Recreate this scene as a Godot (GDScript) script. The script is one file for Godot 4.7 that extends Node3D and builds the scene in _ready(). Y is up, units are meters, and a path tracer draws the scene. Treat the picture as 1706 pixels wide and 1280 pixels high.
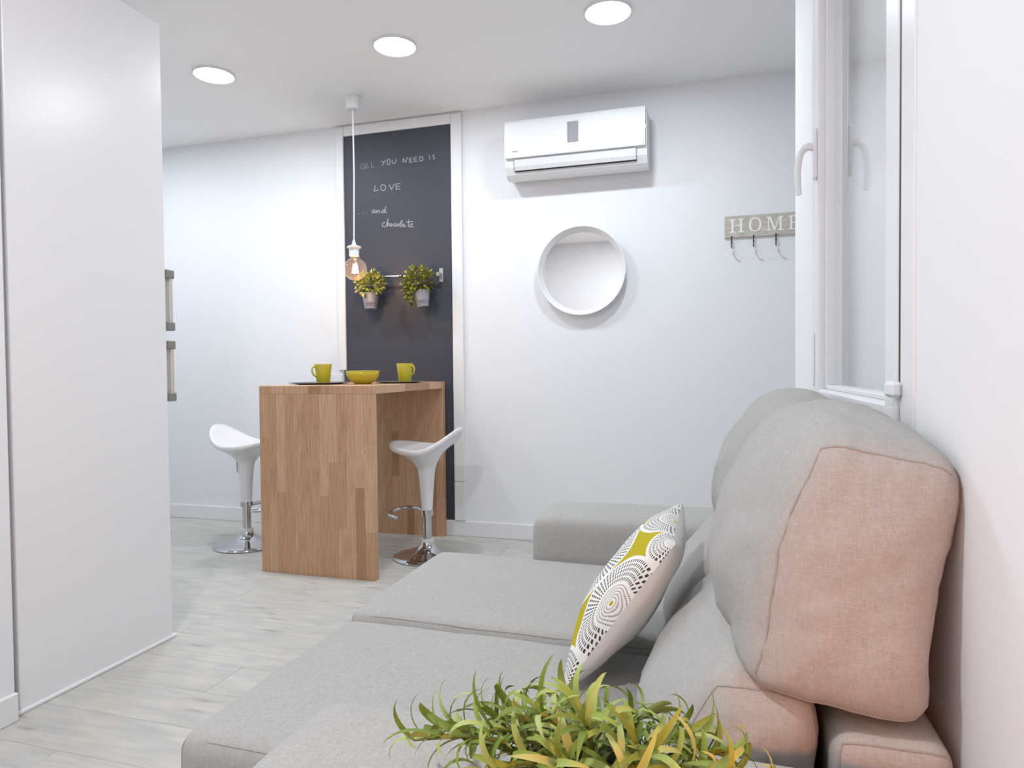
extends Node3D
# A small white flat: bar table by a chalkboard, sofa bed on the right, tall cabinet on the left.
# World: back wall at z = 0, room towards +z, floor y = 0, metres.

const CEIL := 2.615
var rng := RandomNumberGenerator.new()
var M := {}
var used := {}

# ------------------------------------------------------------------ naming
func numbered(called: String) -> String:
	if not used.has(called):
		used[called] = 0
		return called
	used[called] += 1
	return "%s_%03d" % [called, used[called]]

func tag(o: Node, label: String, category: String, group := "") -> Node:
	o.set_meta("label", label)
	o.set_meta("category", category)
	if group != "":
		o.set_meta("group", group)
	return o

func thing(called: String, label: String, category: String, at := Vector3.ZERO, group := "") -> Node3D:
	var o := Node3D.new()
	o.name = numbered(called)
	add_child(o, true)
	o.position = at
	tag(o, label, category, group)
	return o

func obj(called: String, mesh: Mesh, m: Material, parent: Node = null, at := Vector3.ZERO) -> MeshInstance3D:
	var o := MeshInstance3D.new()
	o.mesh = mesh
	o.material_override = m
	o.position = at
	if parent == null:
		o.name = numbered(called)
		add_child(o, true)
	else:
		o.name = called
		parent.add_child(o, true)
	return o

func struct(called: String, mesh: Mesh, m: Material, at := Vector3.ZERO) -> MeshInstance3D:
	var o := obj(called, mesh, m, null, at)
	o.set_meta("kind", "structure")
	return o

# ------------------------------------------------------------------ geometry
func begin() -> SurfaceTool:
	var st := SurfaceTool.new()
	st.begin(Mesh.PRIMITIVE_TRIANGLES)
	return st

func done(st: SurfaceTool) -> ArrayMesh:
	st.generate_normals()
	return st.commit()

func tri(st: SurfaceTool, a: Vector3, b: Vector3, c: Vector3, o: Vector3) -> void:
	# winds the triangle clockwise as seen from outside; o is a point inside
	var n := (c - a).cross(b - a)
	if n.dot(a - o) < 0.0:
		var t := b
		b = c
		c = t
	for p: Vector3 in [a, b, c]:
		st.set_uv(Vector2(p.x, p.z))
		st.add_vertex(p)

func add_box(st: SurfaceTool, lo: Vector3, hi: Vector3, ch := 0.0) -> void:
	# a box with chamfered edges
	var c := (lo + hi) / 2.0
	var h := (hi - lo) / 2.0
	var k := minf(ch, minf(h.x, minf(h.y, h.z)) * 0.9)
	st.set_smooth_group(-1)
	var axes := [Vector3.RIGHT, Vector3.UP, Vector3.BACK]
	if k <= 0.0:
		k = 0.0
	# P(s, a): corner s, vertex lying on the face of axis a
	var P := func(s: Vector3, a: int) -> Vector3:
		var v := Vector3.ZERO
		for i in 3:
			v[i] = s[i] * (h[i] if i == a else h[i] - k)
		return c + v
	for a in 3:
		var b := (a + 1) % 3
		var d := (a + 2) % 3
		for sg: float in [-1.0, 1.0]:
			var q: Array[Vector3] = []
			for e in [[-1.0, -1.0], [1.0, -1.0], [1.0, 1.0], [-1.0, 1.0]]:
				var s := Vector3.ZERO
				s[a] = sg
				s[b] = e[0]
				s[d] = e[1]
				q.append(P.call(s, a))
			tri(st, q[0], q[1], q[2], c)
			tri(st, q[0], q[2], q[3], c)
	if k > 0.0:
		for a in 3:  # edges along axis a
			var b := (a + 1) % 3
			var d := (a + 2) % 3
			for sb: float in [-1.0, 1.0]:
				for sd: float in [-1.0, 1.0]:
					var s0 := Vector3.ZERO
					s0[a] = -1.0
					s0[b] = sb
					s0[d] = sd
					var s1 := s0
					s1[a] = 1.0
					tri(st, P.call(s0, b), P.call(s1, b), P.call(s1, d), c)
					tri(st, P.call(s0, b), P.call(s1, d), P.call(s0, d), c)
		for sx: float in [-1.0, 1.0]:
			for sy: float in [-1.0, 1.0]:
				for sz: float in [-1.0, 1.0]:
					var s := Vector3(sx, sy, sz)
					tri(st, P.call(s, 0), P.call(s, 1), P.call(s, 2), c)

func box(lo: Vector3, hi: Vector3, ch := 0.0) -> ArrayMesh:
	var st := begin()
	add_box(st, lo, hi, ch)
	return done(st)

func add_lathe(st: SurfaceTool, groups: Array, n := 40, at := Vector3.ZERO) -> void:
	# groups of profile points (r, y); points inside one group are smooth, groups meet in an edge
	# profile runs so that the outside is to its left when going up
	for g in groups.size():
		st.set_smooth_group(g + 1)
		var pr: Array = groups[g]
		for i in pr.size() - 1:
			for k in n:
				var a0 := TAU * k / n
				var a1 := TAU * (k + 1) / n
				var p0: Vector2 = pr[i]
				var p1: Vector2 = pr[i + 1]
				var a := at + Vector3(cos(a0) * p0.x, p0.y, sin(a0) * p0.x)
				var b := at + Vector3(cos(a1) * p0.x, p0.y, sin(a1) * p0.x)
				var c := at + Vector3(cos(a1) * p1.x, p1.y, sin(a1) * p1.x)
				var d := at + Vector3(cos(a0) * p1.x, p1.y, sin(a0) * p1.x)
				if p0.x > 1e-6:
					for p: Vector3 in [a, b, c]:
						st.add_vertex(p)
				if p1.x > 1e-6:
					for p: Vector3 in [a, c, d]:
						st.add_vertex(p)

func lathe(groups: Array, n := 40) -> ArrayMesh:
	var st := begin()
	add_lathe(st, groups, n)
	return done(st)

func add_tube(st: SurfaceTool, pts: Array, r: float, n := 10, r1 := -1.0) -> void:
	st.set_smooth_group(1)
	var m := pts.size()
	var rings := []
	var up := Vector3.UP
	for i in m:
		var t: Vector3 = (pts[mini(i + 1, m - 1)] - pts[maxi(i - 1, 0)]).normalized()
		if absf(t.dot(up)) > 0.95 and i == 0:
			up = Vector3.RIGHT
		var s := up.cross(t).normalized()
		up = t.cross(s).normalized()
		var rr := r if r1 < 0.0 else lerpf(r, r1, float(i) / (m - 1))
		var ring: Array[Vector3] = []
		for k in n:
			var a := TAU * k / n
			ring.append(pts[i] + (s * cos(a) + up * sin(a)) * rr)
		rings.append(ring)
	for i in m - 1:
		for k in n:
			var k1 := (k + 1) % n
			var o: Vector3 = (pts[i] + pts[i + 1]) / 2.0
			tri(st, rings[i][k], rings[i][k1], rings[i + 1][k1], o)
			tri(st, rings[i][k], rings[i + 1][k1], rings[i + 1][k], o)
	st.set_smooth_group(2)
	for e: int in [0, m - 1]:
		var inner: Vector3 = pts[1] if e == 0 else pts[m - 2]
		for k in n:
			tri(st, pts[e], rings[e][k], rings[e][(k + 1) % n], inner)

func tube(pts: Array, r: float, n := 10, r1 := -1.0) -> ArrayMesh:
	var st := begin()
	add_tube(st, pts, r, n, r1)
	return done(st)

func curve(pts: Array, per := 6) -> Array:
	# Catmull-Rom through the points
	var out := []
	for i in pts.size() - 1:
		var p0: Vector3 = pts[maxi(i - 1, 0)]
		var p1: Vector3 = pts[i]
		var p2: Vector3 = pts[i + 1]
		var p3: Vector3 = pts[mini(i + 2, pts.size() - 1)]
		for k in per:
			out.append(p1.cubic_interpolate(p2, p0, p3, float(k) / per))
	out.append(pts[pts.size() - 1])
	return out

func grid(fn: Callable, nu: int, nv: int, flip := false) -> ArrayMesh:
	var st := begin()
	st.set_smooth_group(1)
	var P := []
	for j in nv + 1:
		var row := []
		for i in nu + 1:
			row.append(fn.call(float(i) / nu, float(j) / nv))
		P.append(row)
	for j in nv:
		for i in nu:
			var ids := [[i, j], [i + 1, j], [i + 1, j + 1], [i, j], [i + 1, j + 1], [i, j + 1]]
			if flip:
				ids = [[i, j], [i + 1, j + 1], [i + 1, j], [i, j], [i, j + 1], [i + 1, j + 1]]
			for id in ids:
				st.set_uv(Vector2(float(id[0]) / nu, float(id[1]) / nv))
				st.add_vertex(P[id[1]][id[0]])
	return done(st)

func extrude(poly: Array, z0: float, z1: float, to: Callable) -> ArrayMesh:
	# prism of a polygon (Vector2 list); to(p, t) gives the point in space
	var st := begin()
	st.set_smooth_group(-1)
	var pv := PackedVector2Array(poly)
	var idx := Geometry2D.triangulate_polygon(pv)
	var mid := Vector2.ZERO
	for p in poly:
		mid += p / poly.size()
	for e: float in [z0, z1]:
		var o: Vector3 = to.call(mid, (z0 + z1) / 2.0)
		for i in range(0, idx.size(), 3):
			tri(st, to.call(poly[idx[i]], e), to.call(poly[idx[i + 1]], e), to.call(poly[idx[i + 2]], e), o)
	var cw := Geometry2D.is_polygon_clockwise(pv)
	for i in poly.size():
		var a: Vector2 = poly[i]
		var b: Vector2 = poly[(i + 1) % poly.size()]
		var nrm := (b - a).orthogonal().normalized() * (1.0 if cw else -1.0)
		var inner: Vector3 = to.call((a + b) / 2.0 + nrm * 0.001, (z0 + z1) / 2.0)
		var in2: Vector3 = to.call((a + b) / 2.0 - nrm * 0.001, (z0 + z1) / 2.0)
		var o := inner if Geometry2D.is_point_in_polygon((a + b) / 2.0 + nrm * 0.001, pv) else in2
		tri(st, to.call(a, z0), to.call(b, z0), to.call(b, z1), o)
		tri(st, to.call(a, z0), to.call(b, z1), to.call(a, z1), o)
	return done(st)

# soft upholstery block: a rounded box, puffed, then laid into a quadrilateral section
func soft_point(p: Vector3, h: Vector3, r: float, pn: Vector3, pp: Vector3, nz: FastNoiseLite, amp: float) -> Vector3:
	var inner := p.clamp(-(h - Vector3.ONE * r), h - Vector3.ONE * r)
	var d := p - inner
	if d.length() > 1e-6:
		p = inner + d.normalized() * r
	var q := Vector3(p.x / h.x, p.y / h.y, p.z / h.z)
	var w := Vector3(1.0 - q.x * q.x, 1.0 - q.y * q.y, 1.0 - q.z * q.z)
	w = Vector3(maxf(w.x, 0.0), maxf(w.y, 0.0), maxf(w.z, 0.0))
	var s := Vector3(sqrt(w.x), sqrt(w.y), sqrt(w.z))
	p.x += q.x * (pn.x if q.x < 0 else pp.x) * s.y * s.z
	p.y += q.y * (pn.y if q.y < 0 else pp.y) * s.x * s.z
	p.z += q.z * (pn.z if q.z < 0 else pp.z) * s.x * s.y
	if amp > 0.0:
		p += Vector3(nz.get_noise_3d(p.x, p.y, p.z), nz.get_noise_3d(p.y + 9.0, p.z, p.x), nz.get_noise_3d(p.z - 7.0, p.x, p.y)) * amp
	return p

func soft_coords(h: float, r: float, n: int) -> Array:
	var out := []
	for k in 5:
		out.append(-h + r * (1.0 - cos(PI / 2.0 * k / 4.0)) * 1.0)
	for k in range(1, n):
		out.append(lerpf(-(h - r), h - r, float(k) / n))
	for k in 5:
		out.append(h - r * (1.0 - cos(PI / 2.0 * (4 - k) / 4.0)))
	return out

func soft(quad: Array, z0: float, z1: float, r: float, pn := Vector3.ZERO, pp := Vector3.ZERO, amp := 0.0, seed_ := 1, n := 10) -> Dictionary:
	# quad: bottom left, bottom right, top right, top left in (x, y)
	var bl: Vector2 = quad[0]
	var br: Vector2 = quad[1]
	var tr: Vector2 = quad[2]
	var tl: Vector2 = quad[3]
	var h := Vector3((bl.distance_to(br) + tl.distance_to(tr)) / 4.0, (bl.distance_to(tl) + br.distance_to(tr)) / 4.0, (z1 - z0) / 2.0)
	var nz := FastNoiseLite.new()
	nz.seed = seed_
	nz.frequency = 5.0
	var to := func(p: Vector3) -> Vector3:
		var q := soft_point(p, h, r, pn, pp, nz, amp)
		var u := (q.x / h.x + 1.0) / 2.0
		var v := (q.y / h.y + 1.0) / 2.0
		var a := bl.lerp(br, u).lerp(tl.lerp(tr, u), v)
		return Vector3(a.x, a.y, z0 + (z1 - z0) * (q.z / h.z + 1.0) / 2.0)
	var st := begin()
	st.set_smooth_group(1)
	var cs := [soft_coords(h.x, r, n), soft_coords(h.y, r, n), soft_coords(h.z, r, n)]
	var mid: Vector3 = to.call(Vector3.ZERO)
	for a in 3:
		var b := (a + 1) % 3
		var d := (a + 2) % 3
		for sg: float in [-1.0, 1.0]:
			var pts := []
			for y: float in cs[d]:
				var row := []
				for x: float in cs[b]:
					var p := Vector3.ZERO
					p[a] = sg * h[a]
					p[b] = x
					p[d] = y
					row.append(to.call(p))
				pts.append(row)
			for j in pts.size() - 1:
				for i in pts[0].size() - 1:
					tri(st, pts[j][i], pts[j][i + 1], pts[j + 1][i + 1], mid)
					tri(st, pts[j][i], pts[j + 1][i + 1], pts[j + 1][i], mid)
	# seam round the near end (+z) face
	var seam := []
	var e := Vector3(h.x, h.y, h.z)
	var ring: Array[Vector3] = []
	var m := 14
	for k in m:
		ring.append(Vector3(lerpf(-e.x, e.x, float(k) / m), -e.y, e.z))
	for k in m:
		ring.append(Vector3(e.x, lerpf(-e.y, e.y, float(k) / m), e.z))
	for k in m:
		ring.append(Vector3(lerpf(e.x, -e.x, float(k) / m), e.y, e.z))
	for k in m + 1:
		ring.append(Vector3(-e.x, lerpf(e.y, -e.y, float(k) / m), e.z))
	for p in ring:
		seam.append(to.call(p))
	return {"mesh": done(st), "seam": seam}

# ------------------------------------------------------------------ materials
func mat(c: Color, rough := 0.8, metal := 0.0, spec := 0.5) -> StandardMaterial3D:
	var m := StandardMaterial3D.new()
	m.albedo_color = c
	m.roughness = rough
	m.metallic = metal
	m.metallic_specular = spec
	return m

func noise(seed_: int, freq: float, oct := 3) -> FastNoiseLite:
	var n := FastNoiseLite.new()
	n.seed = seed_
	n.frequency = freq
	n.fractal_octaves = oct
	n.noise_type = FastNoiseLite.TYPE_SIMPLEX_SMOOTH
	return n

func tex(im: Image) -> ImageTexture:
	im.generate_mipmaps()
	return ImageTexture.create_from_image(im)

func plank_texture(k: int) -> ImageTexture:
	# limed grey board: fine streaks along the length, pale and grey-beige patches, a few knots
	var w := 768
	var h := 120
	var im := Image.create(w, h, false, Image.FORMAT_RGB8)
	var n1 := noise(k * 17 + 1, 0.02, 4)
	var n2 := noise(k * 17 + 2, 0.012, 2)
	var n3 := noise(k * 17 + 3, 0.09, 2)
	var knots := []
	for i in rng.randi_range(1, 3):
		knots.append(Vector3(rng.randf_range(60, w - 60), rng.randf_range(15, h - 15), rng.randf_range(3.0, 6.0)))
	for y in h:
		for x in w:
			var yy := float(y)
			var dark := 0.0
			for q: Vector3 in knots:
				var dx := (x - q.x) / 5.0
				var dy := y - q.y
				var d2 := dx * dx + dy * dy
				yy += 14.0 * signf(dy) * exp(-d2 / (q.z * q.z * 5.0))
				dark += exp(-d2 / (q.z * q.z)) * 0.16
			var a := n1.get_noise_2d(x * 0.25, yy * 2.6)
			var b := n2.get_noise_2d(x * 0.6, yy * 1.4)
			var c := n3.get_noise_2d(x * 0.12, yy * 3.0)
			var v := 0.8 + a * 0.045 + b * 0.03 + c * 0.02 - dark * 0.8
			im.set_pixel(x, y, Color(v * (1.004 + b * 0.012), v, v * (0.975 - b * 0.02 + a * 0.01)))
	return tex(im)

func wood_texture() -> ImageTexture:
	# fine vertical grain of the stave wood, tiling is broken up by world offsets
	var w := 512
	var h := 512
	var im := Image.create(w, h, false, Image.FORMAT_RGB8)
	var n1 := noise(71, 0.03, 3)
	var n2 := noise(72, 0.12, 2)
	var n3 := noise(73, 0.022, 3)
	for y in h:
		for x in w:
			var a := n1.get_noise_2d(x * 2.2, y * 0.18)
			var b := n2.get_noise_2d(x * 2.5, y * 0.08)
			var v := 0.9 + a * 0.1 + b * 0.05 - 0.16 * smoothstep(0.5, 0.7, n3.get_noise_2d(x * 1.5, y * 0.3))
			im.set_pixel(x, y, Color(v, v * (0.985 + a * 0.02), v * (0.965 + a * 0.04)))
	return tex(im)

func weave_textures() -> Array:
	# melange upholstery: crossing threads in pale and darker grey
	var s := 512
	var im := Image.create(s, s, false, Image.FORMAT_RGB8)
	var hm := Image.create(s, s, false, Image.FORMAT_RGB8)
	var warp := []
	var nz := noise(5, 0.03, 3)
	for i in s / 4:
		warp.append(PackedFloat32Array())
		var v := 0.0
		for j in s / 4:
			v = v * 0.72 + rng.randf_range(-1.0, 1.0) * 0.42
			warp[i].append(v)
	for y in s:
		for x in s:
			var i := x / 4
			var j := y / 4
			var over := (i + j) % 2 == 0
			var t: float = warp[i][j] if over else warp[j][i]
			var px := (x % 4 - 1.5) / 2.0
			var py := (y % 4 - 1.5) / 2.0
			var hh := 1.0 - (px * px if over else py * py) * 0.7 - (py * py if over else px * px) * 0.25
			var v := 0.82 + t * 0.075 + nz.get_noise_2d(x, y) * 0.02
			im.set_pixel(x, y, Color(v, v * 0.998, v * 0.988))
			hm.set_pixel(x, y, Color(hh, hh, hh))
	return [tex(im), tex(hm)]

func pillow_texture() -> ImageTexture:
	# print: big discs of radial dashes in rings round a mustard dot, mustard between the discs
	var s := 1024
	var im := Image.create(s, s, false, Image.FORMAT_RGB8)
	var white := Color(0.93, 0.93, 0.92)
	var ink := Color(0.27, 0.26, 0.24)
	var gold := Color(0.74, 0.68, 0.16)
	var size := 0.36
	var dy := 0.18
	var dx := 0.18
	var R := 0.0885
	for y in s:
		for x in s:
			var u := (x + 0.5) / s * size
			var v := (1.0 - (y + 0.5) / s) * size
			var best := 9.0
			var ang := 0.0
			for ci in range(-1, 4):
				var cx := 0.022 + ci * dx
				var off := 0.0
				for cj in range(-2, 3):
					var d := Vector2(u - cx, v - off - cj * dy)
					var l := d.length()
					if l < best:
						best = l
						ang = d.angle()
			var c := white
			var f := best / R
			if f > 1.03:
				c = gold if u > 0.03 else white
			elif f < 0.05:
				c = gold
			elif f > 0.1 and f < 0.4:
				var ph := fposmod((f - 0.1) / 0.06, 1.0)
				if ph < 0.36 and sin(ang * 70.0) > -0.5:
					c = Color(0.52, 0.51, 0.49)
			elif f >= 0.42 and f < 0.95:
				var ring := floorf((f - 0.42) / 0.106)
				var ph := fposmod((f - 0.42) / 0.106, 1.0)
				var cnt := 58.0 + ring * 2.0
				if ph > 0.16 and ph < 0.84 and sin(ang * cnt + ring) > 0.15:
					c = ink
			im.set_pixel(x, y, c)
	return tex(im)

func board_texture() -> ImageTexture:
	# slate paint with the chalk handwriting; 0.8 pixels to the millimetre, origin at the top left of the board
	var w := 610
	var h := 1954
	var im := Image.create(w, h, false, Image.FORMAT_RGB8)
	var slate := Color(0.27, 0.275, 0.315)
	im.fill(slate)
	var strokes := [[167,190,154,187,144,195,142,208,150,218,164,215,171,200,173,188,172,209,176,216],[187,183,186,214,200,214],[217,182,218,215,236,212],[291,180,303,193],[318,178,293,209],[339,173,344,176,347,182,349,189,348,197,346,204,342,208,337,209,332,206,329,200,327,193,328,185,330,178,334,174,339,173],[363,180,363,198,372,205,384,202,392,179],[437,205,438,179,457,205,468,175],[498,180,481,183,484,208,500,206],[481,195,497,193],[532,178,513,180,516,207,534,205],[514,192,529,192],[551,179,553,207,570,204,576,192,569,179,551,179],[618,176,619,200],[651,175,640,179,641,187,650,192,652,199,641,202],[242,331,233,366,264,362],[299,331,307,334,312,340,315,348,314,356,310,363,304,367,296,368,289,364,283,358,280,350,281,342,285,335,291,331,299,331],[341,335,355,365,375,334],[414,332,387,335,388,368,416,366],[388,350,409,349],[120,502,121,504],[151,502,152,504],[176,500,176,502],[234,484,219,488,216,498,227,504,236,489,238,502,244,503,249,490,252,505,257,493,267,489,269,505,275,504],[301,491,286,495,285,506,296,508,306,494,314,470,306,501,308,508,321,505],[305,570,290,573,289,593,305,598,317,590,328,549,323,595,330,578,337,578,338,594],[351,581,355,583,357,588,356,593,352,596,347,595,343,591,343,586,346,582,351,581],[377,581,365,587,369,599,381,596],[391,584,396,586,398,591,397,596,392,598,387,598,383,594,383,589,386,585,391,584],[400,598,418,573,427,565,425,576,410,599,415,606],[437,590,423,593,424,604,434,603,439,590,441,606,449,604],[471,564,468,605,478,609],[457,579,500,576],[480,599,497,595,493,589,483,597,487,611,504,610]]
	var nz := noise(3, 0.35, 2)
	for si in strokes.size():
		var s: Array = strokes[si]
		var strength := 0.5 if si < 3 else 0.86
		for i in range(0, s.size() - 2, 2):
			var a := Vector2(s[i], s[i + 1]) * 0.8
			var b := Vector2(s[i + 2], s[i + 3]) * 0.8
			var steps := int(a.distance_to(b)) + 1
			for k in steps + 1:
				var p := a.lerp(b, float(k) / steps)
				for oy in range(-3, 4):
					for ox in range(-3, 4):
						var x := int(p.x) + ox
						var y := int(p.y) + oy
						var fall := clampf(2.5 - Vector2(ox, oy).length(), 0.0, 1.0)
						var g := clampf(0.75 + nz.get_noise_2d(x, y) * 0.7, 0.25, 1.0)
						var old := im.get_pixel(x, y)
						var c := slate.lerp(Color(0.85, 0.85, 0.87), fall * g * strength)
						if c.get_luminance() > old.get_luminance():
							im.set_pixel(x, y, c)
	return tex(im)

func make_materials() -> void:
	M.wall = mat(Color(0.935, 0.94, 0.95), 0.9, 0.0, 0.3)
	M.ceiling = mat(Color(0.97, 0.972, 0.975), 0.95, 0.0, 0.3)
	M.trim = mat(Color(0.93, 0.93, 0.935), 0.45)
	M.laminate = mat(Color(0.94, 0.94, 0.945), 0.27, 0.0, 0.5)
	M.pvc = mat(Color(0.92, 0.925, 0.935), 0.3)
	M.gloss = mat(Color(0.94, 0.945, 0.95), 0.12, 0.0, 0.6)
	M.plastic = mat(Color(0.9, 0.905, 0.91), 0.4)
	M.seat = mat(Color(0.93, 0.93, 0.94), 0.2, 0.0, 0.6)
	M.chrome = mat(Color(0.78, 0.78, 0.79), 0.06, 1.0)
	M.steel = mat(Color(0.8, 0.79, 0.77), 0.4, 0.6)
	M.cap = mat(Color(0.55, 0.54, 0.53), 0.5, 0.3)
	M.dark = mat(Color(0.12, 0.12, 0.14), 0.6)
	M.gap = mat(Color(0.36, 0.35, 0.33), 0.9)
	M.black = mat(Color(0.09, 0.085, 0.09), 0.45, 0.4)
	M.mirror = mat(Color(0.93, 0.94, 0.94), 0.02, 1.0)
	M.sign = mat(Color(0.83, 0.805, 0.76), 0.85)
	var sn := Image.create(256, 64, false, Image.FORMAT_RGB8)
	var nn := noise(44, 0.05, 3)
	for y in 64:
		for x in 256:
			var v := 0.93 + nn.get_noise_2d(x * 0.4, y * 3.0) * 0.08
			sn.set_pixel(x, y, Color(v, v, v))
	M.sign.albedo_texture = tex(sn)
	M.sign.uv1_triplanar = true
	M.sign.uv1_scale = Vector3(3, 3, 3)
	M.letter = mat(Color(0.97, 0.965, 0.95), 0.8)
	M.porcelain = mat(Color(0.9, 0.9, 0.89), 0.25)
	M.mustard = mat(Color(0.75, 0.70, 0.14), 0.18, 0.0, 0.6)
	M.plate = mat(Color(0.42, 0.42, 0.42), 0.6)
	M.display = mat(Color(0.68, 0.68, 0.70), 0.25, 0.3)
	M.zinc = mat(Color(0.66, 0.67, 0.69), 0.42, 0.75)
	M.stem = mat(Color(0.42, 0.46, 0.18), 0.7)
	M.soil = mat(Color(0.2, 0.16, 0.12), 0.95)
	M.pot = mat(Color(0.85, 0.85, 0.84), 0.4)
	var glass := mat(Color(0.95, 0.97, 0.98, 0.08), 0.02)
	glass.transparency = BaseMaterial3D.TRANSPARENCY_ALPHA
	M.glass = glass
	var bulb := mat(Color(1.0, 0.97, 0.94, 0.02), 0.03)
	bulb.transparency = BaseMaterial3D.TRANSPARENCY_ALPHA
	M.bulb = bulb
	M.filament = mat(Color(1, 0.8, 0.55), 0.6)
	M.filament.emission_enabled = true
	M.filament.emission = Color(1.0, 0.8, 0.56)
	M.filament.emission_energy_multiplier = 60.0
	M.led = mat(Color(1, 1, 1), 0.6)
	M.led.emission_enabled = true
	M.led.emission = Color(0.97, 0.985, 1.0)
	M.led.emission_energy_multiplier = 3.0
	M.lampbulb = mat(Color(1, 1, 1), 0.6)
	M.lampbulb.emission_enabled = true
	M.lampbulb.emission = Color(1.0, 0.62, 0.36)
	M.lampbulb.emission_energy_multiplier = 2.0
	M.shade = mat(Color(0.93, 0.86, 0.76), 0.9)
	M.shade.backlight_enabled = true
	M.shade.backlight = Color(0.9, 0.8, 0.68)
	M.plank = []
	for k in 6:
		var p := mat(Color(0.965, 0.96, 0.955), 0.42, 0.0, 0.4)
		p.albedo_texture = plank_texture(k)
		M.plank.append(p)
	var wt := wood_texture()
	M.wood = []
	for c in [Color(0.89, 0.73, 0.60), Color(0.87, 0.705, 0.57), Color(0.91, 0.755, 0.63), Color(0.85, 0.685, 0.55), Color(0.89, 0.72, 0.595), Color(0.77, 0.605, 0.47)]:
		var p := mat(c, 0.42, 0.0, 0.4)
		p.albedo_texture = wt
		p.uv1_triplanar = true
		p.uv1_world_triplanar = true
		p.uv1_scale = Vector3(4, 1.6, 4)
		M.wood.append(p)
	var ws := weave_textures()
	var fab := mat(Color(0.855, 0.852, 0.845), 0.95, 0.0, 0.25)
	fab.albedo_texture = ws[0]
	fab.normal_enabled = true
	var nm: Image = ws[1].get_image()
	nm.clear_mipmaps()
	nm.bump_map_to_normal_map(1.2)
	fab.normal_texture = tex(nm)
	fab.normal_scale = 0.6
	fab.uv1_triplanar = true
	fab.uv1_scale = Vector3(5.2, 5.2, 5.2)
	M.fabric = fab
	M.seam = mat(Color(0.66, 0.65, 0.635), 0.95, 0.0, 0.2)
	M.cover = mat(Color(1, 1, 1), 0.9, 0.0, 0.3)
	M.cover.albedo_texture = pillow_texture()
	M.cover_back = mat(Color(0.9, 0.895, 0.885), 0.92, 0.0, 0.3)
	M.board = mat(Color(1, 1, 1), 0.5, 0.0, 0.42)
	M.board.albedo_texture = board_texture()
	M.leaf = []
	for c in [Color(0.56, 0.63, 0.26), Color(0.65, 0.71, 0.38), Color(0.46, 0.54, 0.20), Color(0.70, 0.75, 0.46)]:
		var p := mat(c, 0.5, 0.0, 0.4)
		p.backlight_enabled = true
		p.backlight = Color(0.08, 0.09, 0.04)
		M.leaf.append(p)
	M.foliage = mat(Color(1, 1, 1), 0.6, 0.0, 0.4)
	M.foliage.vertex_color_use_as_albedo = true

# ------------------------------------------------------------------ light fittings
func downlight(x: float, z: float, label: String, energy := LAMP_ENERGY, tint := Color(0.93, 0.968, 1.0)) -> void:
	var t := thing("ceiling_light", label, "ceiling light", Vector3(x, CEIL, z), "round lights in the ceiling")
	obj("trim_ring", lathe([[Vector2(0.097, -0.006), Vector2(0.101, -0.012)], [Vector2(0.101, -0.012), Vector2(0.105, -0.01), Vector2(0.106, 0.0)]], 48), M.plastic, t)
	obj("diffuser", lathe([[Vector2(0.0, -0.015), Vector2(0.06, -0.014), Vector2(0.085, -0.012), Vector2(0.099, -0.007)]], 48), M.led, t)
	var l := AreaLight3D.new()
	l.name = "lamp"
	l.area_size = Vector2(0.125, 0.125)
	l.light_color = tint
	l.light_energy = energy
	l.shadow_enabled = true
	l.rotation_degrees.x = -90
	l.position = Vector3(0, -0.018, 0)
	t.add_child(l)

const LAMP_ENERGY := 1.07

# ------------------------------------------------------------------ scene
func _ready() -> void:
	rng.seed = 20
	# camera
	var cam := Camera3D.new()
	cam.name = "camera"
	cam.fov = rad_to_deg(2.0 * atan(640.0 / 1114.06))
	cam.near = 0.02
	cam.transform = Transform3D(Basis(Vector3(0.959237, -0.00935, -0.28245), Vector3(0.002247, 0.999673, -0.025462), Vector3(0.282595, 0.02379, 0.958944)).orthonormalized(), Vector3(0, 1.04, 3.8812))
	add_child(cam)
	cam.current = true
	# environment: a closed room, only faint evening outside
	var we := WorldEnvironment.new()
	we.name = "environment"
	var env := Environment.new()
	env.background_mode = Environment.BG_COLOR
	env.background_color = Color(0.2, 0.22, 0.26)
	env.tonemap_mode = Environment.TONE_MAPPER_LINEAR
	env.tonemap_exposure = 1.06
	env.sdfgi_enabled = true
	env.ssao_enabled = true
	env.ssil_enabled = true
	we.environment = env
	add_child(we)
	make_materials()
	downlight(-2.515, 0.885, "leftmost of the three glowing round ceiling lights")
	downlight(-1.46, 0.885, "middle of the three glowing round ceiling lights")
	downlight(-0.425, 0.885, "rightmost of the three glowing round ceiling lights, by the window")
	downlight(-3.57, 0.885, "glowing round ceiling light over the kitchen corner beyond the tall cabinet")
	downlight(-1.0, 3.5, "glowing round ceiling light near the wall behind the sofa's near arm", 2.4, Color(0.98, 0.987, 1.0))
	build_room()
	build_window()
	build_cabinet()
	build_bar()
	build_sofa()
	build_chalkboard()
	build_aircon()
	build_mirror()
	build_sign()
	build_stools()
	build_pendant()
	build_rail()
	build_tableware()
	build_pillow()
	build_lamp()
	build_plant()

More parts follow.
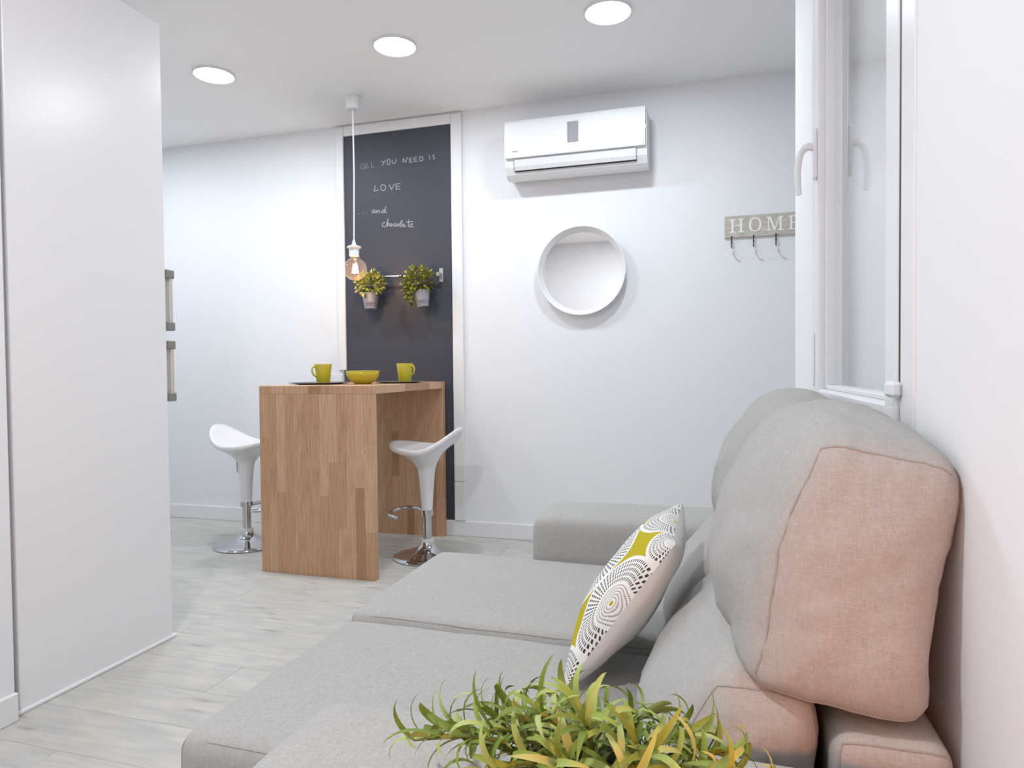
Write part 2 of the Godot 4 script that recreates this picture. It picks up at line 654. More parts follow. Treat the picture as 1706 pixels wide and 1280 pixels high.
func build_room() -> void:
	# floor: boards parallel to the back wall on a sub floor
	var fl := struct("floor", box(Vector3(-4.3, -0.1, -0.12), Vector3(1.1, -0.006, 4.67)), M.gap)
	var wdt := 0.192
	var lng := 1.26
	var meshes := {}
	var row := 0
	var z := 0.0
	while z < 4.55:
		var x := -4.3 - fposmod(row * 0.47 + (row % 3) * 0.13, lng)
		var z1 := minf(z + wdt, 4.55)
		while x < 1.0:
			var x0 := maxf(x, -4.3)
			var x1 := minf(x + lng, 1.0)
			if x1 - x0 > 0.02:
				var key := "%.3f %.3f" % [x1 - x0, z1 - z]
				if not meshes.has(key):
					var st := begin()
					var hx := (x1 - x0) / 2.0 - 0.0006
					var hz := (z1 - z) / 2.0 - 0.0006
					add_box(st, Vector3(-hx, -0.008, -hz), Vector3(hx, 0.0, hz), 0.0011)
					meshes[key] = done(st)
				var k := rng.randi_range(0, 5)
				var o := obj("plank", meshes[key], plank_mat(k), fl, Vector3((x0 + x1) / 2.0, 0.0, (z + z1) / 2.0))
				if rng.randf() < 0.5:
					o.rotation.y = PI
			x += lng
		z += wdt
		row += 1
	struct("ceiling", box(Vector3(-4.3, CEIL, -0.12), Vector3(1.12, CEIL + 0.12, 4.67)), M.ceiling)
	struct("wall_back", box(Vector3(-4.3, -0.01, -0.12), Vector3(1.12, CEIL, 0.0)), M.wall)
	struct("wall_front", box(Vector3(-4.3, -0.01, 4.55), Vector3(1.12, CEIL, 4.67)), M.wall)
	struct("wall_left", box(Vector3(-4.42, -0.01, -0.12), Vector3(-4.3, CEIL, 4.67)), M.wall)
	# partition beside and behind the tall cabinet
	var st := begin()
	add_box(st, Vector3(-2.115, 0.0, 2.405), Vector3(-1.995, CEIL, 4.55), 0.002)
	add_box(st, Vector3(-4.3, 0.0, 2.405), Vector3(-2.115, CEIL, 2.5))
	struct("wall_partition", done(st), M.wall)
	# right wall with the window opening, and the recess beyond it
	var x0 := 0.31
	var x1 := 0.56
	st = begin()
	add_box(st, Vector3(x0, 0, 1.176), Vector3(x1, CEIL, 1.62), 0.002)
	add_box(st, Vector3(x0, 0, 2.7), Vector3(x1, CEIL, 4.55))
	add_box(st, Vector3(x0, 0, 1.62), Vector3(x1, 0.87, 2.7))
	add_box(st, Vector3(x0, 2.3, 1.62), Vector3(x1, CEIL, 2.7))
	add_box(st, Vector3(x1, 0, 1.176), Vector3(1.0, CEIL, 1.296))
	struct("wall_right", done(st), M.wall)
	struct("wall_recess", box(Vector3(1.0, -0.01, 0.0), Vector3(1.12, CEIL, 4.55)), M.wall)
	# baseboards
	struct("baseboard_back", box(Vector3(-4.3, 0, 0.0), Vector3(1.0, 0.095, 0.014), 0.003), M.trim)
	struct("baseboard_left", box(Vector3(-1.995, 0, 2.405), Vector3(-1.98, 0.085, 4.55), 0.003), M.trim)
	struct("baseboard_right", box(Vector3(0.296, 0, 1.19), Vector3(0.31, 0.095, 4.55), 0.003), M.trim)
	struct("baseboard_front", box(Vector3(-1.98, 0, 4.536), Vector3(0.296, 0.095, 4.55), 0.003), M.trim)

var plank_cache := {}
func plank_mat(k: int) -> Material:
	if plank_cache.is_empty():
		for i in 6:
			var p: StandardMaterial3D = M.plank[i]
			# UV of the board is its own x and z in metres
			p.uv1_scale = Vector3(1.0 / 1.26, 1.0 / 0.192, 1)
			p.uv1_offset = Vector3(0.5, 0.5, 0)
			plank_cache[i] = p
	return plank_cache[k]

func build_window() -> void:
	var w := Node3D.new()
	w.name = "window_1"
	w.set_meta("kind", "structure")
	add_child(w)
	# fixed frame round the opening
	var z0 := 1.62
	var z1 := 2.7
	var y0 := 0.87
	var y1 := 2.3
	var fx := 0.3065
	var st := begin()
	add_box(st, Vector3(fx, y0, z0), Vector3(0.4, y1, z0 + 0.05), 0.002)
	add_box(st, Vector3(fx, y0, 2.625), Vector3(0.4, y1, z1), 0.002)
	add_box(st, Vector3(fx, y0, z0 + 0.05), Vector3(0.4, 0.943, 2.625), 0.002)
	add_box(st, Vector3(fx, y1 - 0.06, z0 + 0.05), Vector3(0.4, y1, 2.625), 0.002)
	obj("window_frame", done(st), M.pvc, w)
	obj("gap_seal", box(Vector3(0.3072, 1.0, 2.6128), Vector3(0.33, y1 - 0.061, 2.6242)), M.dark, w)
	# sash
	var s0 := 1.677
	var s1 := 2.612
	var b0 := 0.9445
	var t1 := 2.235
	var sx := 0.306
	var xb := 0.372
	var g0 := s0 + 0.067
	var g1 := s1 - 0.09
	var gb := b0 + 0.026
	var rails := [["stile", Vector3(sx, b0, s0), Vector3(xb, t1, g0)], ["stile", Vector3(sx, b0, g1), Vector3(xb, t1, s1)], ["rail", Vector3(sx, b0, g0), Vector3(xb, gb, g1)], ["rail", Vector3(sx, t1 - 0.06, g0), Vector3(xb, t1, g1)]]
	for r in rails:
		obj(r[0], box(r[1], r[2], 0.006), M.pvc, w)
	# glazing beads, stepping back to the pane
	st = begin()
	add_box(st, Vector3(0.326, gb, g0), Vector3(0.37, t1 - 0.06, g0 + 0.012), 0.003)
	add_box(st, Vector3(0.326, gb, g1 - 0.012), Vector3(0.37, t1 - 0.06, g1), 0.003)
	add_box(st, Vector3(0.326, gb, g0 + 0.012), Vector3(0.37, gb + 0.012, g1 - 0.012), 0.003)
	obj("glazing_bead", done(st), M.pvc, w)
	obj("pane", box(Vector3(0.347, gb, g0), Vector3(0.351, t1 - 0.06, g1)), M.glass, w)
	# plain roller blind outside the pane
	obj("roller_blind", box(Vector3(0.405, y0, z0), Vector3(0.409, y1, z1)), M.plastic, w)
	# hinge with its cover
	obj("hinge", box(Vector3(0.289, 0.984, 2.59), Vector3(0.308, 1.012, 2.64), 0.006), M.pvc, w)
	obj("hinge_cover", tube([Vector3(0.304, 0.88, 2.608), Vector3(0.304, 0.968, 2.608)], 0.013, 16), M.pvc, w)
	# handle: plate on the far stile, lever standing off and hanging down
	var h := obj("handle_plate", box(Vector3(0.295, 1.588, 1.705), Vector3(0.308, 1.735, 1.739), 0.005), M.pvc, w)
	obj("lever", tube(curve([Vector3(0.298, 1.684, 1.722), Vector3(0.278, 1.684, 1.722), Vector3(0.261, 1.666, 1.722), Vector3(0.254, 1.618, 1.722), Vector3(0.255, 1.57, 1.722), Vector3(0.258, 1.546, 1.722)], 6), 0.012, 14, 0.008), M.pvc, h)
	obj("corner_cover", box(Vector3(0.3, 0.981, 1.672), Vector3(0.308, 1.137, 1.692), 0.003), M.pvc, w)

func build_cabinet() -> void:
	var t := thing("tall_cabinet", "tall white cabinet with smooth glossy side panel at the left", "cabinet", Vector3(-2.313, 0, 2.075))
	obj("body", box(Vector3(-0.3, 0.012, -0.302), Vector3(0.3, 2.368, 0.302), 0.002), M.laminate, t)
	obj("floor_strip", box(Vector3(-0.29, 0.0, -0.316), Vector3(0.309, 0.013, 0.322), 0.003), M.trim, t)
	for d in [[0.10, 1.174], [1.18, 2.362]]:
		var dr := obj("door", box(Vector3(-0.297, d[0], -0.321), Vector3(0.278, d[1], -0.3025), 0.003), M.laminate, t)
		var y0: float = 0.922 if d[0] < 1.0 else 1.2
		var hb := obj("handle", box(Vector3(0.25, y0 + 0.01, -0.36), Vector3(0.282, y0 + 0.225, -0.344), 0.004), M.steel, dr)
		hb.set_meta("label", "brushed steel bar handle")
		for y: float in [y0, y0 + 0.205]:
			obj("handle_cap", box(Vector3(0.246, y, -0.365), Vector3(0.286, y + 0.033, -0.322), 0.003), M.cap, dr)

func stave_panel(parent: Node, called: String, lo: Vector3, hi: Vector3, across: int, along: int, n: int) -> void:
	# a laminated panel: staves of random length side by side
	var p := Node3D.new()
	p.name = called
	parent.add_child(p, true)
	var w := (hi[across] - lo[across]) / n
	for i in n:
		var at: float = lo[along]
		var first := true
		while at < hi[along] - 0.001:
			var ln := rng.randf_range(0.28, 0.62)
			if first:
				ln *= rng.randf_range(0.3, 1.0)
				first = false
			var e: float = minf(at + ln, hi[along])
			if hi[along] - e < 0.08:
				e = hi[along]
			var a := lo
			var b := hi
			a[across] = lo[across] + w * i
			b[across] = lo[across] + w * (i + 1)
			a[along] = at
			b[along] = e
			var k := rng.randi_range(0, 4)
			if rng.randf() < 0.07:
				k = 5
			obj("stave", box(a, b, 0.0006), M.wood[k], p)
			at = e

func build_bar() -> void:
	var t := thing("bar_table", "tall laminated wood bar table with panel ends against chalkboard", "table")
	var x0 := -2.222
	var x1 := -1.573
	stave_panel(t, "front_panel", Vector3(x0, 0.0, 0.91), Vector3(x1, 0.9195, 0.95), 0, 1, 13)
	stave_panel(t, "back_panel", Vector3(x0, 0.0, 0.016), Vector3(x1, 0.9195, 0.056), 0, 1, 13)
	stave_panel(t, "table_top", Vector3(x0, 0.92, 0.016), Vector3(x1, 0.96, 0.95), 0, 2, 9)

func build_sofa() -> void:
	var t := thing("sofa_bed", "light grey fabric sofa bed with seats pulled out, beneath the window", "sofa")
	# base and feet
	obj("base_frame", box(Vector3(-0.55, 0.06, 1.7), Vector3(0.27, 0.2, 2.95), 0.01), M.fabric, t)
	for p in [Vector2(-0.52, 1.45), Vector2(-0.52, 3.2), Vector2(0.24, 1.45), Vector2(0.24, 3.2)]:
		obj("foot", lathe([[Vector2(0.0, 0.0), Vector2(0.022, 0.0)], [Vector2(0.022, 0.0), Vector2(0.028, 0.065)]], 20), M.black, t, Vector3(p.x, 0, p.y))
	# pulled-out seats: drawer front below, cushion above
	for s in [[2.315, 2.915, 0.386, 3], [1.685, 2.318, 0.398, 4]]:
		var q := [Vector2(-0.93, 0.2), Vector2(0.06, 0.2), Vector2(0.06, s[2] - 0.012), Vector2(-0.925, s[2])]
		var d := soft(q, s[0], s[1], 0.035, Vector3(0.004, 0, 0), Vector3(0, 0.006, 0), 0.004, s[3], 16)
		var c := obj("seat_cushion", d.mesh, M.fabric, t)
		obj("seam", tube(d.seam, 0.0017, 6), M.seam, c)
		obj("seat_drawer", box(Vector3(-0.9, 0.05, s[0] + 0.015), Vector3(-0.56, 0.205, s[1] - 0.012), 0.008), M.fabric, t)
	# arms
	for a in [[1.37, 1.69, 5], [2.955, 3.285, 6]]:
		var d := soft([Vector2(-0.585, 0.06), Vector2(0.3, 0.06), Vector2(0.3, 0.532), Vector2(-0.585, 0.532)], a[0], a[1], 0.045, Vector3(0.004, 0, 0.004), Vector3(0, 0.008, 0.004), 0.003, a[2], 16)
		obj("armrest", d.mesh, M.fabric, t)
	# back frame
	var f := soft([Vector2(0.155, 0.2), Vector2(0.298, 0.2), Vector2(0.298, 0.552), Vector2(0.155, 0.552)], 1.69, 2.94, 0.03, Vector3.ZERO, Vector3(0, 0.016, 0), 0.004, 7, 16)
	var fr := obj("back_frame", f.mesh, M.fabric, t)
	obj("seam", tube(f.seam, 0.0015, 6), M.seam, fr)
	# lower back cushions and the head rests resting on them
	for b in [[2.31, 2.905, 0.0, 11], [1.7, 2.3, 0.006, 12]]:
		var o: float = b[2]
		var lo := soft([Vector2(-0.095 + o, 0.385), Vector2(0.14 + o, 0.385), Vector2(0.148 + o, 0.57), Vector2(0.005 + o, 0.585)], b[0], b[1], 0.045, Vector3(0.055, 0, 0), Vector3(0.0, 0.085, 0.02), 0.012, b[3], 16)
		var lc := obj("back_cushion", lo.mesh, M.fabric, t)
		obj("seam", tube(lo.seam, 0.0015, 6), M.seam, lc)
		var hr := soft([Vector2(0.058 + o, 0.592), Vector2(0.268 + o, 0.557), Vector2(0.309 - o * 0.3, 0.9), Vector2(0.138 + o, 0.935)], b[0] - 0.004, b[1] + 0.012, 0.034, Vector3(0.085, 0.0, 0.03), Vector3(0.0, 0.06, 0.022), 0.014, b[3] + 10, 18)
		var hc := obj("head_rest", hr.mesh, M.fabric, t)
		obj("seam", tube(hr.seam, 0.0015, 6), M.seam, hc)

func build_chalkboard() -> void:
	var t := thing("chalkboard", "tall dark chalkboard with white handwriting, framed in white, behind the bar table", "chalkboard", Vector3(-1.9, 0, 0))
	var x0 := -0.38
	var x1 := 0.383
	var st := begin()
	# face with the writing
	var a := Vector3(x0, 0.1, 0.008)
	for q in [[0, 1, 0.0, 0.0], [1, 1, 1.0, 0.0], [1, 0, 1.0, 1.0], [0, 1, 0.0, 0.0], [1, 0, 1.0, 1.0], [0, 0, 0.0, 1.0]]:
		st.set_uv(Vector2(q[2], q[3]))
		st.add_vertex(Vector3(x0 if q[0] == 0 else x1, 0.1 if q[1] == 0 else 2.543, 0.008))
	st.generate_normals()
	var panel := obj("board_panel", box(Vector3(x0, 0.1, 0.0005), Vector3(x1, 2.543, 0.0075)), M.dark, t)
	var face := obj("written_face", st.commit(), M.board, panel)
	face.set_meta("label", "chalk handwriting reading ALL YOU NEED IS LOVE ... and chocolate")
	obj("frame_trim", box(Vector3(x1, 0.34, 0.0005), Vector3(x1 + 0.07, 2.602, 0.02), 0.003), M.trim, t)
	obj("frame_trim", box(Vector3(x1, 0.097, 0.0005), Vector3(x1 + 0.07, 0.338, 0.02), 0.003), M.trim, t)
	obj("frame_trim", box(Vector3(-0.416, 1.036, 0.0005), Vector3(x0 + 0.02, 2.602, 0.02), 0.003), M.trim, t)
	obj("frame_trim", box(Vector3(x0 + 0.021, 2.543, 0.0005), Vector3(x1 - 0.001, 2.604, 0.018), 0.003), M.trim, t)
	var s := thing("wall_socket", "small white wall socket box beside chalkboard foot above bar table", "socket", Vector3(-2.345, 0.965, 0))
	obj("plate", box(Vector3(-0.035, -0.035, 0.0005), Vector3(0.055, 0.05, 0.012), 0.004), M.plastic, s)
	obj("insert", box(Vector3(-0.022, -0.022, 0.0125), Vector3(0.042, 0.037, 0.0145), 0.002), M.pvc, s)

func build_aircon() -> void:
	var t := thing("air_conditioner", "white wall-mounted air conditioner with grey display, above the round mirror", "air conditioner", Vector3(-0.72, 2.13, 0))
	var x0 := -0.395
	var x1 := 0.395
	var along := func(p: Vector2, e: float) -> Vector3: return Vector3(e, p.y, p.x)
	# housing: profile in (z, y)
	var body := [Vector2(0.001, 0.02), Vector2(0.03, 0.012), Vector2(0.10, 0.0), Vector2(0.128, 0.004), Vector2(0.15, 0.022), Vector2(0.172, 0.06), Vector2(0.183, 0.115), Vector2(0.18, 0.28), Vector2(0.165, 0.312), Vector2(0.13, 0.318), Vector2(0.001, 0.318)]
	obj("housing", extrude(body, x0 - 0.006, x1 + 0.006, along), M.plastic, t)
	# front panel: glossy, gently curved
	var pan := [Vector2(0.184, 0.108), Vector2(0.199, 0.104), Vector2(0.204, 0.114), Vector2(0.206, 0.19), Vector2(0.203, 0.255), Vector2(0.197, 0.29), Vector2(0.186, 0.317), Vector2(0.168, 0.326), Vector2(0.15, 0.3205), Vector2(0.181, 0.285)]
	var fp := obj("front_panel", smooth_extrude(pan, x0, x1, along), M.gloss, t)
	var disp := box(Vector3(-0.031, 0.158, 0.2035), Vector3(0.031, 0.272, 0.2075), 0.0015)
	obj("display_window", disp, M.display, fp)
	obj("name_mark", box(Vector3(-0.35, 0.136, 0.2045), Vector3(-0.318, 0.1405, 0.2062)), M.cap, fp)
	# air flap and the dark outlet slit beneath it
	var flap := [Vector2(0.1835, 0.098), Vector2(0.187, 0.096), Vector2(0.179, 0.06), Vector2(0.168, 0.04), Vector2(0.164, 0.043), Vector2(0.1745, 0.062)]
	obj("air_flap", extrude(flap, x0 + 0.052, x1 - 0.052, along), M.plastic, t)
	var slit := [Vector2(0.1655, 0.041), Vector2(0.1685, 0.0395), Vector2(0.1655, 0.0335), Vector2(0.1605, 0.0335)]
	obj("outlet_slit", extrude(slit, x0 + 0.05, x1 - 0.05, along), M.dark, t)
	for x: float in [x0 + 0.05, x1 - 0.0515]:
		var sg := [Vector2(0.1835, 0.098), Vector2(0.1865, 0.096), Vector2(0.1785, 0.06), Vector2(0.1675, 0.04), Vector2(0.164, 0.043), Vector2(0.1745, 0.062)]
		obj("flap_gap", extrude(sg, x, x + 0.0015, along), M.dark, t)

func smooth_extrude(poly: Array, e0: float, e1: float, to: Callable) -> ArrayMesh:
	# prism whose long sides are shaded smooth
	var st := begin()
	var pv := PackedVector2Array(poly)
	var idx := Geometry2D.triangulate_polygon(pv)
	for e: float in [e0, e1]:
		st.set_smooth_group(3 if e == e0 else 4)
		for i in range(0, idx.size(), 3):
			tri(st, to.call(poly[idx[i]], e), to.call(poly[idx[i + 1]], e), to.call(poly[idx[i + 2]], e), to.call(poly[idx[i]], (e0 + e1) / 2.0))
	for i in poly.size():
		var a: Vector2 = poly[i]
		var b: Vector2 = poly[(i + 1) % poly.size()]
		st.set_smooth_group(1 if i > 0 and i < poly.size() - 3 else 10 + i)
		var nrm := (b - a).orthogonal().normalized()
		var mid := (a + b) / 2.0
		var inside := mid + nrm * 0.001
		if not Geometry2D.is_point_in_polygon(inside, pv):
			inside = mid - nrm * 0.001
		var o: Vector3 = to.call(inside, (e0 + e1) / 2.0)
		tri(st, to.call(a, e0), to.call(b, e0), to.call(b, e1), o)
		tri(st, to.call(a, e0), to.call(b, e1), to.call(a, e1), o)
	return done(st)

func build_mirror() -> void:
	var t := thing("round_mirror", "round wall mirror in a white tray-shaped frame", "mirror", Vector3(-0.708, 1.6, 0))
	var turn := Vector3(90, 0, 0)
	# profile (r, y) with y standing out of the wall after the turn
	var f := obj("frame", lathe([[Vector2(0.205, 0.002), Vector2(0.222, 0.002), Vector2(0.232, 0.012), Vector2(0.257, 0.052)], [Vector2(0.257, 0.052), Vector2(0.2585, 0.055), Vector2(0.256, 0.057), Vector2(0.253, 0.056)], [Vector2(0.253, 0.056), Vector2(0.2285, 0.018)]], 96), M.trim, t)
	f.rotation_degrees = turn
	var g := obj("mirror_glass", lathe([[Vector2(0.0, 0.016), Vector2(0.1, 0.016), Vector2(0.2295, 0.016)]], 96), M.mirror, t)
	g.rotation_degrees = turn

func build_sign() -> void:
	var t := thing("key_rack", "beige wooden sign reading HOME with small coat hooks below", "sign", Vector3(0.31, 1.8, 0))
	obj("board", box(Vector3(-0.226, -0.059, 0.001), Vector3(0.226, 0.059, 0.014), 0.002), M.sign, t)
	var font := SystemFont.new()
	font.font_names = PackedStringArray(["Droid Serif"])
	var xs := [0.148, 0.242, 0.342, 0.437]
	for i in 4:
		var tm := TextMesh.new()
		tm.text = "HOME"[i]
		tm.font = font
		tm.font_size = 64
		tm.pixel_size = 0.0016
		tm.depth = 0.002
		obj("letter", tm, M.letter, t, Vector3(xs[i] - 0.31, 0.003, 0.0145))
	for i in 4:
		var x := 0.12 + 0.1135 * i - 0.31
		var h := obj("hook", tube([Vector3(x, -0.05, 0.016), Vector3(x, -0.118, 0.017)], 0.0032, 10), M.black, t)
		obj("knob", tube([Vector3(x, -0.085, 0.016), Vector3(x + 0.001, -0.085, 0.026)], 0.0042, 10), M.black, h)
		obj("hook_tip", tube(curve([Vector3(x, -0.116, 0.017), Vector3(x + 0.002, -0.136, 0.022), Vector3(x + 0.008, -0.142, 0.036), Vector3(x + 0.012, -0.132, 0.048)], 5), 0.0036, 10, 0.006), M.porcelain, h)

func stool(called_label: String, at: Vector3, side: float) -> void:
	# side: +1 when the raised back is on +x
	var t := thing("bar_stool", called_label, "stool", at, "moulded bar stools")
	var seat_y := 0.618
	var hgt := func(x: float, z: float) -> float:
		var q := x * side / 0.2
		return seat_y + (0.104 * q * q if q > 0 else 0.022 * q * q) - 0.008 * (z / 0.19) * (z / 0.19)
	var nt := 48
	var ns := 34
	var fn := func(u: float, v: float) -> Vector3:
		var a := TAU * u
		var rx := 0.2
		var rz := 0.182
		var off := 0.0
		var s := v * ns
		if s <= 12.0:  # top of the seat, slightly dished
			var k := s / 12.0
			var x := cos(a) * rx * k + off
			var z := sin(a) * rz * k
			return Vector3(x, hgt.call(x, z) - 0.012 * (1.0 - k * k), z)
		if s <= 16.0:  # rolled lip
			var k := (s - 12.0) / 4.0
			var b := PI * k
			var x := cos(a) * (rx + 0.005 * sin(b)) + off
			var z := sin(a) * (rz + 0.005 * sin(b))
			return Vector3(x, hgt.call(cos(a) * rx + off, sin(a) * rz) - 0.014 * (1.0 - cos(b)), z)
		var xr := cos(a) * rx
		var zr := sin(a) * rz
		var yr: float = hgt.call(xr + off, zr) - 0.028
		if s <= 28.0:  # underside flowing into the neck
			var k := (s - 16.0) / 12.0
			var e := pow(1.0 - k, 1.6)
			var rn := 0.047
			var y := lerpf(yr, 0.475, pow(k, 1.15))
			return Vector3(lerpf(cos(a) * rn, xr + off, e), y, lerpf(sin(a) * rn, zr, e))
		var k2 := (s - 28.0) / 6.0
		var r := lerpf(0.047, 0.030, pow(k2, 0.8))
		return Vector3(cos(a) * r, lerpf(0.475, 0.262, k2), sin(a) * r)
	obj("seat", grid(fn, nt, ns), M.seat, t)
	obj("collar", lathe([[Vector2(0.03, 0.232), Vector2(0.034, 0.232)], [Vector2(0.034, 0.232), Vector2(0.034, 0.262)], [Vector2(0.034, 0.262), Vector2(0.03, 0.263)]], 32), M.chrome, t)
	obj("column", lathe([[Vector2(0.024, 0.08), Vector2(0.024, 0.24)]], 32), M.chrome, t)
	obj("base", lathe([[Vector2(0.0, 0.0), Vector2(0.184, 0.0)], [Vector2(0.184, 0.0), Vector2(0.19, 0.003), Vector2(0.19, 0.008)], [Vector2(0.19, 0.008), Vector2(0.186, 0.012), Vector2(0.15, 0.022), Vector2(0.10, 0.036), Vector2(0.062, 0.052), Vector2(0.042, 0.068), Vector2(0.034, 0.088)], [Vector2(0.034, 0.088), Vector2(0.025, 0.09)]], 64), M.chrome, t)
	obj("base_ring", lathe([[Vector2(0.026, 0.086), Vector2(0.036, 0.086)], [Vector2(0.036, 0.086), Vector2(0.036, 0.1)], [Vector2(0.036, 0.1), Vector2(0.024, 0.102)]], 32), M.plastic, t)
	var f := -side
	obj("foot_rest", tube(curve([Vector3(0.028 * f, 0.247, -0.02), Vector3(0.1 * f, 0.252, -0.07), Vector3(0.165 * f, 0.25, -0.07), Vector3(0.202 * f, 0.246, -0.02), Vector3(0.204 * f, 0.242, 0.04), Vector3(0.18 * f, 0.238, 0.09), Vector3(0.13 * f, 0.236, 0.12)], 6), 0.0105, 14), M.chrome, t)
	if side < 0:
		obj("lever", tube([Vector3(-0.03, 0.44, 0.04), Vector3(-0.022, 0.53, 0.056)], 0.0035, 8), M.steel, t)

func build_stools() -> void:
	stool("white moulded bar stool on chrome pedestal, right of the bar table", Vector3(-1.497, 0, 0.485), 1.0)
	stool("white moulded bar stool on chrome pedestal, left of the bar table", Vector3(-2.64, 0, 0.53), -1.0)

func build_pendant() -> void:
	var t := thing("pendant_lamp", "bare globe bulb pendant on a white cord above the bar table", "pendant lamp", Vector3(-1.966, 0, 0.406))
	obj("ceiling_rose", lathe([[Vector2(0.0, 2.538), Vector2(0.03, 2.538)], [Vector2(0.03, 2.538), Vector2(0.034, 2.541), Vector2(0.046, CEIL)]], 32), M.plastic, t)
	obj("cord", tube(curve([Vector3(0, 2.54, 0), Vector3(0.003, 2.2, 0), Vector3(0.0, 2.0, 0), Vector3(-0.004, 1.765, 0)], 8), 0.0042, 8), M.plastic, t)
	obj("socket", lathe([[Vector2(0.028, 1.697), Vector2(0.028, 1.738)], [Vector2(0.028, 1.738), Vector2(0.04, 1.745), Vector2(0.041, 1.75), Vector2(0.032, 1.755)], [Vector2(0.032, 1.755), Vector2(0.014, 1.76), Vector2(0.011, 1.77), Vector2(0.006, 1.79), Vector2(0.0, 1.792)]], 32), M.plastic, t, Vector3(-0.004, 0, 0))
	var c := Vector3(0.002, 1.622, 0)
	var pr := []
	for k in 21:
		var a := lerpf(-PI / 2, PI / 2 - 0.42, k / 20.0)
		pr.append(Vector2(cos(a) * 0.066, sin(a) * 0.066))
	pr.append(Vector2(0.0245, 0.074))
	pr.append(Vector2(0.024, 0.086))
	obj("glass_globe", lathe([pr], 48), M.bulb, t, c)
	var st := begin()
	for k in 6:
		var a := TAU * k / 6.0
		add_tube(st, [Vector3(cos(a) * 0.008, 0.025, sin(a) * 0.008), Vector3(cos(a) * 0.016, -0.022, sin(a) * 0.016)], 0.004, 8)
	obj("filament", done(st), M.filament, t, c)
	obj("filament_post", lathe([[Vector2(0.0, 0.028), Vector2(0.006, 0.03), Vector2(0.008, 0.06), Vector2(0.014, 0.075)]], 16), M.bulb, t, c)
	var l := OmniLight3D.new()
	l.name = "lamp"
	l.light_color = Color(1.0, 0.72, 0.45)
	l.light_energy = 0.06
	l.light_size = 0.02
	l.omni_range = 8.0
	l.omni_attenuation = 2.0
	l.shadow_enabled = true
	l.position = c + Vector3(0, -0.035, 0)
	t.add_child(l)

func leaf_clump(centre: Vector3, rad: Vector3, count: int, size: float, tones: Array, droop := 0.0) -> ArrayMesh:
	var st := begin()
	st.set_smooth_group(-1)
	for i in count:
		var d := Vector3(rng.randfn(), rng.randfn() * 0.9 + 0.25, rng.randfn()).normalized()
		var r := pow(rng.randf(), 0.35)
		var p := centre + Vector3(d.x * rad.x, d.y * rad.y, d.z * rad.z) * r
		var dir := (d + Vector3(rng.randf_range(-0.6, 0.6), rng.randf_range(-0.2, 0.7) - droop, rng.randf_range(-0.6, 0.6))).normalized()
		var sd := dir.cross(Vector3(rng.randf_range(-1, 1), 1, rng.randf_range(-1, 1))).normalized()
		var up := sd.cross(dir)
		var ln := size * rng.randf_range(0.7, 1.3)
		var w := ln * rng.randf_range(0.22, 0.34)
		var c: Color = tones[rng.randi_range(0, tones.size() - 1)]
		var tip: Color = c
		var b := p + dir * ln * 0.55
		var e := p + dir * ln - up * ln * 0.12
		var q := [p, b + sd * w + up * w * 0.3, e, b - sd * w + up * w * 0.3, b]
		for f in [[0, 1, 4], [4, 1, 2], [0, 4, 3], [4, 2, 3]]:
			for k: int in f:
				st.set_color(tip)
				st.add_vertex(q[k])
	return done(st)

func build_rail() -> void:
	var t := thing("wall_rail", "thin steel rail mounted across the chalkboard", "rail", Vector3(-1.9, 1.62, 0.008))
	obj("bar", tube([Vector3(-0.24, 0, 0.055), Vector3(0.315, 0, 0.055)], 0.0075, 12), M.chrome, t)
	for x: float in [-0.235, 0.308]:
		var b := obj("bracket", box(Vector3(x - 0.013, -0.042, 0.0), Vector3(x + 0.013, 0.044, 0.006), 0.002), M.steel, t)
		obj("bracket_arm", box(Vector3(x - 0.009, -0.012, 0.006), Vector3(x + 0.009, 0.012, 0.062), 0.002), M.steel, b)
	var greens := [Color(0.21, 0.26, 0.04), Color(0.32, 0.37, 0.09), Color(0.13, 0.17, 0.025), Color(0.5, 0.52, 0.28), Color(0.38, 0.4, 0.12)]
	var mixed := [Color(0.24, 0.28, 0.035), Color(0.36, 0.4, 0.07), Color(0.16, 0.19, 0.03), Color(0.13, 0.09, 0.07), Color(0.28, 0.3, 0.05)]
	var pots := [[-2.032, "zinc pot with dense round green plant, hanging left on the rail", greens, 0.0], [-1.678, "zinc pot with loose trailing plant, hanging right on the rail", mixed, 0.12]]
	for i in 2:
		var pz := 0.098
		var p := thing("hanging_pot", pots[i][1], "plant pot", Vector3(pots[i][0], 1.42, pz), "pots hanging on the rail")
		p.rotation.z = pots[i][3]
		obj("bucket", lathe([[Vector2(0.0, 0.0), Vector2(0.038, 0.0)], [Vector2(0.038, 0.0), Vector2(0.0435, 0.035), Vector2(0.045, 0.036), Vector2(0.0455, 0.04), Vector2(0.052, 0.088)], [Vector2(0.052, 0.088), Vector2(0.0555, 0.09), Vector2(0.0555, 0.098), Vector2(0.052, 0.1)], [Vector2(0.052, 0.1), Vector2(0.047, 0.085), Vector2(0.0, 0.085)]], 40), M.zinc, p)
		obj("hook", tube(curve([Vector3(0, 0.08, -0.052), Vector3(0, 0.15, -0.056), Vector3(0, 0.205, -0.05), Vector3(0, 0.21, -0.036), Vector3(0, 0.2, -0.024)], 5), 0.0025, 8), M.steel, p)
		if i == 0:
			obj("foliage", leaf_clump(Vector3(0, 0.152, 0.02), Vector3(0.088, 0.075, 0.065), 520, 0.03, pots[i][2]), M.foliage, p)
		else:
			var st := leaf_clump(Vector3(-0.012, 0.155, 0.02), Vector3(0.09, 0.075, 0.06), 330, 0.036, pots[i][2], 0.1)
			obj("foliage", st, M.foliage, p)
			obj("trailing_foliage", leaf_clump(Vector3(-0.055, 0.085, 0.03), Vector3(0.035, 0.055, 0.035), 70, 0.034, pots[i][2], 0.5), M.foliage, p)

